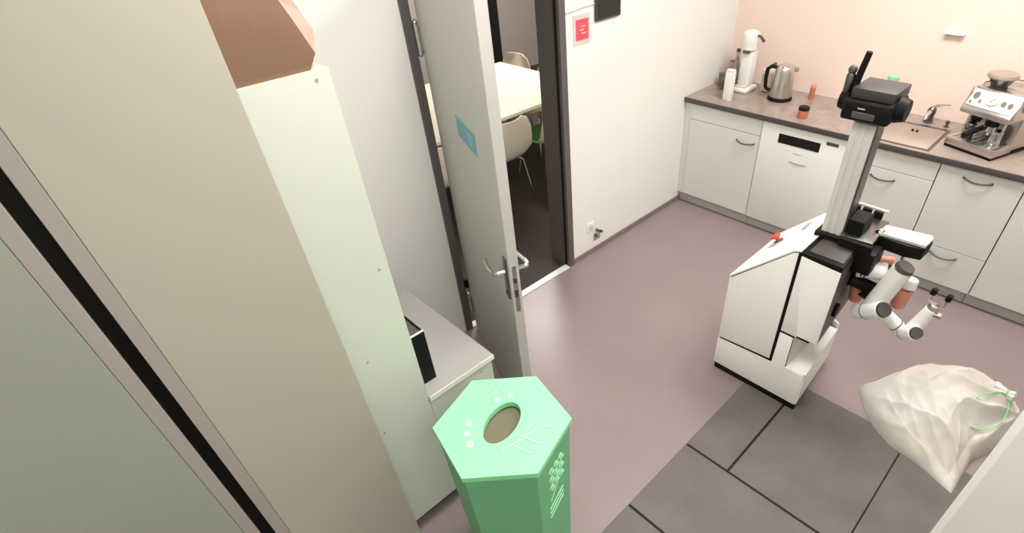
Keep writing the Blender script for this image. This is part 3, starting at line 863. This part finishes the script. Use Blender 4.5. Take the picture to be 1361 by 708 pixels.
# lower front tray
obj('tray_floor', prism(nb(), [(1.731, Y0 + TH), (1.833, Y0 + TH), (1.803, -1.045), (1.731, -1.045)], 'z', 0.256, 0.266, 0.001), 'robot_white', rb)
obj('tray_back', box(nb(), 1.7285, 1.733, Y0 + TH, -1.06, 0.266, 0.475), 'pale_grey', rb)
obj('front_skirt', prism(nb(), [(1.826, Y0 + TH), (1.834, Y0 + TH), (1.803, -1.04), (1.795, -1.04)], 'z', 0.046, 0.268), 'robot_white', rb)
obj('corner_skirt', prism(nb(), [(1.803, -1.04), (1.66, Y1), (1.655, Y1 - 0.006), (1.796, -1.045)], 'z', 0.046, 0.30), 'robot_white', rb)
# column: grooved aluminium profile
cx0, cx1, cy0, cy1 = 1.650, 1.738, -1.315, -1.225
colp = nb()
prism(colp, [(cx0, cy0), (cx0 + 0.022, cy0), (cx0 + 0.025, cy0 + 0.004), (cx0 + 0.031, cy0 + 0.004), (cx0 + 0.034, cy0), (cx1 - 0.034, cy0), (cx1 - 0.031, cy0 + 0.004), (cx1 - 0.025, cy0 + 0.004), (cx1 - 0.022, cy0), (cx1, cy0), (cx1, cy1), (cx0, cy1)], 'z', 0.938, 1.50)
col = obj('column', colp, 'alu', rb)
obj('column_rail', box(nb(), cx1, cx1 + 0.008, cy0 + 0.004, cy1 - 0.01, 0.94, 1.49), 'steel_dark', col)
obj('column_foot', box(nb(), cx0 - 0.02, cx1 + 0.02, cy0 - 0.02, cy1 + 0.03, 0.938, 0.965, 0.003, 1), 'black', rb)
# head
hd = obj('head', box(nb(), 1.605, 1.785, -1.365, -1.185, 1.485, 1.565, 0.012, 3), 'black', rb)
obj('head_lid', box(nb(), 1.620, 1.778, -1.345, -1.185, 1.565, 1.604, 0.004, 2), 'head_grey', hd)
obj('ear', cyl(nb(), (1.605, -1.285, 1.535), (1.570, -1.285, 1.535), 0.045, 0.036, 24), 'black', hd)
obj('ear', cyl(nb(), (1.785, -1.285, 1.535), (1.818, -1.285, 1.535), 0.05, 0.04, 24), 'black', hd)
obj('camera_bar', box(nb(), 1.65, 1.735, -1.372, -1.364, 1.50, 1.525, 0.003, 1), 'charcoal', hd)
obj('badge', box(nb(), 1.665, 1.692, -1.3665, -1.364, 1.535, 1.539), 'pale_grey', hd)
st = obj('handle_stick', lathe(nb(), (1.588, -1.30, 1.565), [(0.012, 0), (0.017, 0.01), (0.017, 0.065), (0.013, 0.075)], 18), 'steel_dark', hd)
obj('stick_knob', ball(nb(), (1.588, -1.30, 1.652), 0.017, seg=14), 'charcoal', hd)
obj('antenna', tube(nb(), [(1.612, -1.30, 1.57), (1.618, -1.30, 1.64), (1.630, -1.30, 1.722)], [0.012, 0.013, 0.012], 12), 'black', hd)
obj('head_neck', box(nb(), 1.66, 1.75, -1.33, -1.21, 1.47, 1.487), 'steel_dark', rb)
obj('side_lamp', ball(nb(), (1.752, -1.315, 1.475), 0.008, seg=10), 'chrome', rb)

# lift carriage with shelf, behind the tray
cr = obj('carriage', box(nb(), 1.745, 1.815, -1.31, -1.20, 0.955, 1.06, 0.004, 1), 'black', rb)
obj('shelf', prism(nb(), [(1.74, -1.345), (1.875, -1.33), (1.86, -1.10), (1.70, -1.10)], 'z', 0.978, 0.99, 0.002), 'steel_dark', rb)
obj('shelf_edge', box(nb(), 1.745, 1.885, -1.358, -1.335, 0.945, 0.985, 0.003, 1), 'black', rb)
for i, x in enumerate((1.685, 1.735, 1.785)):
    obj('cable_clip', box(nb(), x, x + 0.04, -1.10, -1.085, 0.985, 1.02, 0.003, 1), 'black', rb)
obj('shelf_rail', box(nb(), 1.68, 1.84, -1.086, -1.076, 1.018, 1.03, 0.002, 1), 'white', rb)
obj('arm_mount', box(nb(), 1.80, 1.905, -1.345, -1.21, 0.835, 0.945, 0.008, 2), 'black', rb)
obj('mount_shell', cyl(nb(), (1.84, -1.28, 0.82), (1.95, -1.24, 0.83), 0.04, n=20, bev=0.008), 'robot_white', rb)
# tray-like screen on an arm
tr = obj('screen', prism(nb(), [(1.862, -1.150), (2.040, -1.118), (2.052, -1.14), (2.047, -1.222), (1.875, -1.235), (1.862, -1.21)], 'z', 0.985, 1.0, 0.003), 'alu', rb)
obj('screen_back', prism(nb(), [(1.862, -1.150), (2.045, -1.118), (2.055, -1.14), (2.049, -1.226), (1.985, -1.245), (1.875, -1.240), (1.860, -1.21)], 'z', 0.928, 0.985, 0.004), 'black', tr)
obj('screen_joint', ball(nb(), (1.865, -1.215, 0.985), 0.024, seg=16), 'chrome', rb)
obj('screen_rod', cyl(nb(), (1.985, -1.21, 0.95), (1.985, -1.22, 0.87), 0.006, n=10), 'steel', rb)
# guide rods beside the arm
for dx in (0.0, 0.014):
    obj('guide_rod', cyl(nb(), (1.885 + dx, -1.33, 0.945), (1.875 + dx, -1.33, 0.82), 0.0045, n=8), 'steel_dark', rb)


# near white arm: one continuous set of links, each a part with its dark joint cap
def link(name, p0, p1, r0, r1=None, m='robot_white', parent=rb):
    return obj(name, cyl(nb(), p0, p1, r0, r1, 24, 0.008), m, parent)


A = {
    'top': Vector((2.014, -1.30, 0.905)), 'elb': Vector((1.955, -1.315, 0.655)),
    'e0': Vector((1.912, -1.305, 0.618)), 'e1': Vector((2.0165, -1.372, 0.7255)),
    'l0': Vector((2.005, -1.30, 0.660)), 'l1': Vector((2.090, -1.275, 0.600)),
    'w0': Vector((2.106, -1.275, 0.582)), 'w1': Vector((2.163, -1.342, 0.656)),
    'h0': Vector((2.140, -1.28, 0.630)), 'h1': Vector((2.172, -1.27, 0.755)),
}
arm = link('upper_arm', A['top'], A['elb'], 0.043, 0.043)
obj('joint_cap', cyl(nb(), A['top'] + Vector((0.002, 0, 0.002)), A['top'] + Vector((0.009, 0, 0.020)), 0.041, 0.036, 24), 'charcoal', arm)
el = link('elbow_joint', A['e0'], A['e1'], 0.039)
ed = (A['e1'] - A['e0']).normalized()
obj('joint_cap', cyl(nb(), A['e1'] - ed * 0.002, A['e1'] + ed * 0.012, 0.036, 0.032, 24), 'charcoal', el)
obj('joint_ring', cyl(nb(), A['e0'] + ed * 0.058, A['e0'] + ed * 0.062, 0.0405, n=24), 'charcoal', el)
fa = link('forearm', A['l0'], A['l1'], 0.034, 0.031)
fd = (A['l1'] - A['l0']).normalized()
obj('joint_ring', cyl(nb(), A['l1'] - fd * 0.022, A['l1'] - fd * 0.018, 0.0335, n=24), 'charcoal', fa)
wj = link('wrist_joint', A['w0'], A['w1'], 0.034)
wd = (A['w1'] - A['w0']).normalized()
obj('joint_cap', cyl(nb(), A['w1'] - wd * 0.002, A['w1'] + wd * 0.010, 0.029, 0.026, 24), 'charcoal', wj)
obj('joint_ring', cyl(nb(), A['w0'] + wd * 0.024, A['w0'] + wd * 0.028, 0.0352, n=24), 'charcoal', wj)
hl = link('hand_link', A['h0'], A['h1'], 0.031, 0.027)
hd2 = (A['h1'] - A['h0']).normalized()
grp = obj('gripper', cyl(nb(), A['h1'] - hd2 * 0.005, A['h1'] + hd2 * 0.022, 0.024, 0.022, 20, 0.004), 'steel', rb)
gb = A['h1'] + hd2 * 0.02
for s in (-1, 1):
    side = Vector((0.8, 0.0, 0.25 * s)) * 0.0 + Vector((1, -0.15, 0)) * (0.030 * s)
    obj('finger', tube(nb(), [gb, gb + side * 0.9 + Vector((0, 0, 0.01)), gb + side * 1.0 + Vector((0, 0, 0.055))], [0.006, 0.006, 0.005], 8), 'chrome', grp)
    obj('finger_pad', cyl(nb(), gb + side + Vector((0, 0, 0.045)), gb + side + Vector((0.004, 0, 0.073)), 0.012, n=12), 'black', grp)
obj('gripper_camera', box(nb(), 2.185, 2.215, -1.30, -1.275, 0.735, 0.752, 0.002, 1), 'chrome', grp)

# far arm: black with coral joints
F = [Vector((1.84, -1.18, 0.79)), Vector((1.905, -1.16, 0.765)), Vector((1.985, -1.13, 0.70)), Vector((2.03, -1.06, 0.63))]
f1 = link('far_upper_arm', Vector((1.81, -1.22, 0.765)), Vector((1.95, -1.15, 0.785)), 0.040, 0.036, 'black')
obj('far_coral_shell', cyl(nb(), Vector((1.83, -1.18, 0.81)), Vector((1.945, -1.13, 0.825)), 0.024, n=16, bev=0.006), 'orange', f1)
link('far_elbow', Vector((1.855, -1.215, 0.70)), Vector((1.86, -1.20, 0.60)), 0.033, 0.030, 'orange')
link('far_joint', Vector((1.825, -1.25, 0.735)), Vector((1.955, -1.22, 0.705)), 0.032, 0.03, 'black')
link('far_wrist', Vector((1.885, -1.24, 0.685)), Vector((1.935, -1.225, 0.655)), 0.024, 0.022, 'black')
link('far_forearm', Vector((2.035, -1.16, 0.74)), Vector((2.030, -1.15, 0.62)), 0.035, 0.031, 'orange')
link('far_cuff', Vector((2.040, -1.155, 0.74)), Vector((2.042, -1.15, 0.785)), 0.033, 0.03, 'robot_white')

# ================================================================== WHITE SACK
sk = thing('sack', (2.33, -1.15, 0.0), 'stuffed white plastic sack with green drawstring lying on the floor', 'sack')
outl = [(2.02, -1.12), (2.10, -1.24), (2.18, -1.33), (2.28, -1.39), (2.41, -1.41), (2.575, -1.475), (2.58, -1.36), (2.585, -1.22), (2.66, -1.05), (2.70, -0.90), (2.65, -0.80), (2.52, -0.755), (2.36, -0.775), (2.22, -0.87), (2.11, -1.0)]
sc = Vector((2.36, -1.09))


def outline(k, n):
    f = k / n * len(outl)
    i = int(f) % len(outl)
    u = f - int(f)
    p, q = Vector(outl[i]), Vector(outl[(i + 1) % len(outl)])
    return p.lerp(q, u)


def crease(p2, seed, ang, freq, amp):
    """sharp fold lines: ridged, domain-warped sine along direction ang"""
    wv = noise.noise(Vector((p2.x * 3.1, p2.y * 3.1, seed))) * 0.10
    u = p2.x * math.cos(ang) + p2.y * math.sin(ang) + wv
    m_ = 0.5 + 0.5 * noise.noise(Vector((p2.x * 2.3, p2.y * 2.3, seed + 9)))
    return -amp * (abs(math.sin(freq * u)) ** 0.6) * m_


NS, NR = 240, 70
b = nb()
grid = []
for r in range(NR + 1):
    s_ = r / NR
    ring = []
    for k in range(NS):
        o2 = outline(k, NS)
        d = o2 - sc
        p2 = sc + d * s_
        H = 0.225 * max(0.0, 1 - s_ ** 3.2) ** 0.55
        H *= 0.80 + 0.45 * max(0.0, min(1.0, (p2.y + 1.42) / 0.5))
        for cx_, cy_, wd_, am_ in ((2.02, -1.12, 0.14, 0.55), (2.575, -1.475, 0.22, 0.75)):
            dd = math.hypot(p2.x - cx_, p2.y - cy_)
            H *= 1 - am_ * math.exp(-(dd / wd_) ** 2)
        lowf = max(0.0, min(1.0, (-1.12 - p2.y) / 0.15))
        cre = crease(p2, 1.0, R(66), 30, 0.045) * lowf + crease(p2, 4.0, R(48), 47, 0.022) * lowf
        an = math.atan2(p2.y + 0.93, p2.x - 2.67)
        dn = math.hypot(p2.x - 2.67, p2.y + 0.93)
        cre += -0.050 * abs(math.sin(6.5 * an + 1.6 * noise.noise(Vector((p2.x * 5, p2.y * 5, 3))))) * math.exp(-((dn - 0.17) / 0.13) ** 2)
        cre += crease(p2, 7.0, R(-25), 17, 0.040) * (1 - 0.6 * lowf) + crease(p2, 12.0, R(35), 31, 0.016)
        wr = 0.030 * noise.noise(Vector((p2.x * 5, p2.y * 5, 1.7))) + 0.007 * noise.noise(Vector((p2.x * 22, p2.y * 22, 5.1)))
        fade = min(1, (1 - s_) * 5)
        z = max(0.004, 0.03 * (1 - s_ ** 8) + H + (cre + wr) * fade)
        ring.append((p2.x, p2.y, z))
    grid.append(ring)
ctr = b.verts.new((sc.x, sc.y, grid[1][0][2]))
vr = [[b.verts.new(p) for p in ring] for ring in grid[1:]]
for k in range(NS):
    b.faces.new((ctr, vr[0][k], vr[0][(k + 1) % NS]))
for r in range(NR - 1):
    for k in range(NS):
        b.faces.new((vr[r][k], vr[r + 1][k], vr[r + 1][(k + 1) % NS], vr[r][(k + 1) % NS]))
low = [b.verts.new((v.co.x, v.co.y, 0.0005)) for v in vr[-1]]
for k in range(NS):
    b.faces.new((vr[-1][k], low[k], low[(k + 1) % NS], vr[-1][(k + 1) % NS]))
b.faces.new(low[::-1])
obj('body', b, 'sack', sk, sharp=60)
# gathered neck and drawstring
nk = Vector((2.575, -0.93, 0.235))
b = nb()
for i in range(7):
    a = i / 7 * 2 * math.pi
    tube(b, [nk + Vector((-0.05, 0.03, -0.03)) + Vector((0, 0.03 * math.cos(a), 0.03 * math.sin(a))), nk + Vector((0.0, 0.008 * math.cos(a), 0.010 * math.sin(a))), nk + Vector((0.03, -0.012 + 0.02 * math.cos(a), 0.006 + 0.018 * math.sin(a)))], [0.014, 0.009, 0.011], 8)
obj('neck', b, 'sack', sk)


def smooth(pts, n=6):
    pts = [Vector(p) for p in pts]
    out = []
    for i in range(len(pts) - 1):
        p0_, p1_, p2_, p3_ = pts[max(i - 1, 0)], pts[i], pts[i + 1], pts[min(i + 2, len(pts) - 1)]
        for k in range(n):
            u = k / n
            out.append(0.5 * ((2 * p1_) + (p2_ - p0_) * u + (2 * p0_ - 5 * p1_ + 4 * p2_ - p3_) * u * u + (3 * p1_ - p0_ - 3 * p2_ + p3_) * u ** 3))
    return out + [pts[-1]]


obj('drawstring', tube(nb(), [nk + Vector((0.0, 0.016 * math.cos(a), 0.018 * math.sin(a))) for a in [i / 12 * 2 * math.pi for i in range(13)]], 0.006, 8), 'cord_green', sk)
obj('drawstring_end', tube(nb(), smooth([nk, nk + Vector((0.03, -0.05, -0.03)), nk + Vector((0.035, -0.12, -0.075)), nk + Vector((-0.01, -0.20, -0.10)), nk + Vector((-0.06, -0.24, -0.08))]), 0.003, 8), 'cord_green', sk)
obj('drawstring_end', tube(nb(), smooth([nk, nk + Vector((-0.04, -0.05, 0.02)), nk + Vector((-0.09, -0.13, 0.02)), nk + Vector((-0.12, -0.20, -0.005))]), 0.003, 8), 'cord_green', sk)

# ================================================================== MEETING ROOM
t = thing('meeting_table', (-1.85, -0.75, 0.0), 'large cream table in the room beyond the doorway', 'table')
obj('table_top', box(nb(), -2.5, -1.16, -1.85, 0.2, 0.71, 0.74, 0.006, 2), 'table', t)
for lx in (-2.3, -1.45):
    for ly in (-1.28, -0.7):
        obj('leg', cyl(nb(), (lx, ly, 0.0), (lx, ly, 0.71), 0.022, n=14), 'chrome', t)


def shell_chair(loc, rz, label, cushion=None):
    """faces local -x"""
    t = thing('shell_chair', loc, label, 'chair', 'cream shell chairs around the table', rz)
    prof = [(-0.22, 0.445, 0.20), (-0.20, 0.455, 0.225), (-0.08, 0.44, 0.24), (0.05, 0.43, 0.245), (0.14, 0.44, 0.245), (0.19, 0.49, 0.245), (0.215, 0.58, 0.24), (0.235, 0.68, 0.225), (0.25, 0.77, 0.18), (0.254, 0.80, 0.13)]
    b = nb()
    NU = 12
    rows_ = []
    for off in (0.0, -0.012):
        g = []
        for i, (px, pz, hw) in enumerate(prof):
            row = []
            for j in range(NU + 1):
                u = -1 + 2 * j / NU
                back = max(0.0, (i - 4) / 5)
                row.append(b.verts.new((px - off * back - 0.05 * back * u * u, hw * u, pz + (1 - back) * 0.05 * u ** 4 + off * (1 - back))))
            g.append(row)
        rows_.append(g)
    np_ = len(prof)
    for q, g in enumerate(rows_):
        for i in range(np_ - 1):
            for j in range(NU):
                f = (g[i][j], g[i][j + 1], g[i + 1][j + 1], g[i + 1][j])
                b.faces.new(f if q == 0 else f[::-1])
    A_, B_ = rows_
    for j in range(NU):
        b.faces.new((A_[0][j], A_[0][j + 1], B_[0][j + 1], B_[0][j]))
        b.faces.new((A_[-1][j], A_[-1][j + 1], B_[-1][j + 1], B_[-1][j]))
    for i in range(np_ - 1):
        b.faces.new((A_[i][0], A_[i + 1][0], B_[i + 1][0], B_[i][0]))
        b.faces.new((A_[i][-1], A_[i + 1][-1], B_[i + 1][-1], B_[i][-1]))
    obj('shell', b, 'cream', t, local=True, sharp=50)
    for sx in (-1, 1):
        for sy in (-1, 1):
            obj('leg', tube(nb(), [(sx * 0.12, sy * 0.13, 0.425), (sx * 0.15, sy * 0.16, 0.40), (sx * 0.21, sy * 0.215, 0.0)], 0.0085, 8), 'chrome', t, local=True)
    if cushion:
        obj('cushion', box(nb(), -0.19, 0.16, -0.20, 0.20, 0.445, 0.475, 0.012, 3), cushion, t, local=True)
    return t


shell_chair((-1.16, -1.0, 0), R(0), 'cream shell chair nearest the doorway with its back turned')
shell_chair((-1.17, -0.40, 0), R(0), 'cream shell chair with green cushion beyond the nearest one', 'seat_green')
shell_chair((-1.17, -1.60, 0), R(0), 'cream shell chair with green cushion seen through the hinge gap', 'seat_green')
shell_chair((-2.40, 0.13, 0), R(90), 'cream shell chair at the far end of the table')
shell_chair((-1.78, 0.07, 0), R(90), 'cream shell chair beside the door frame at the table end')
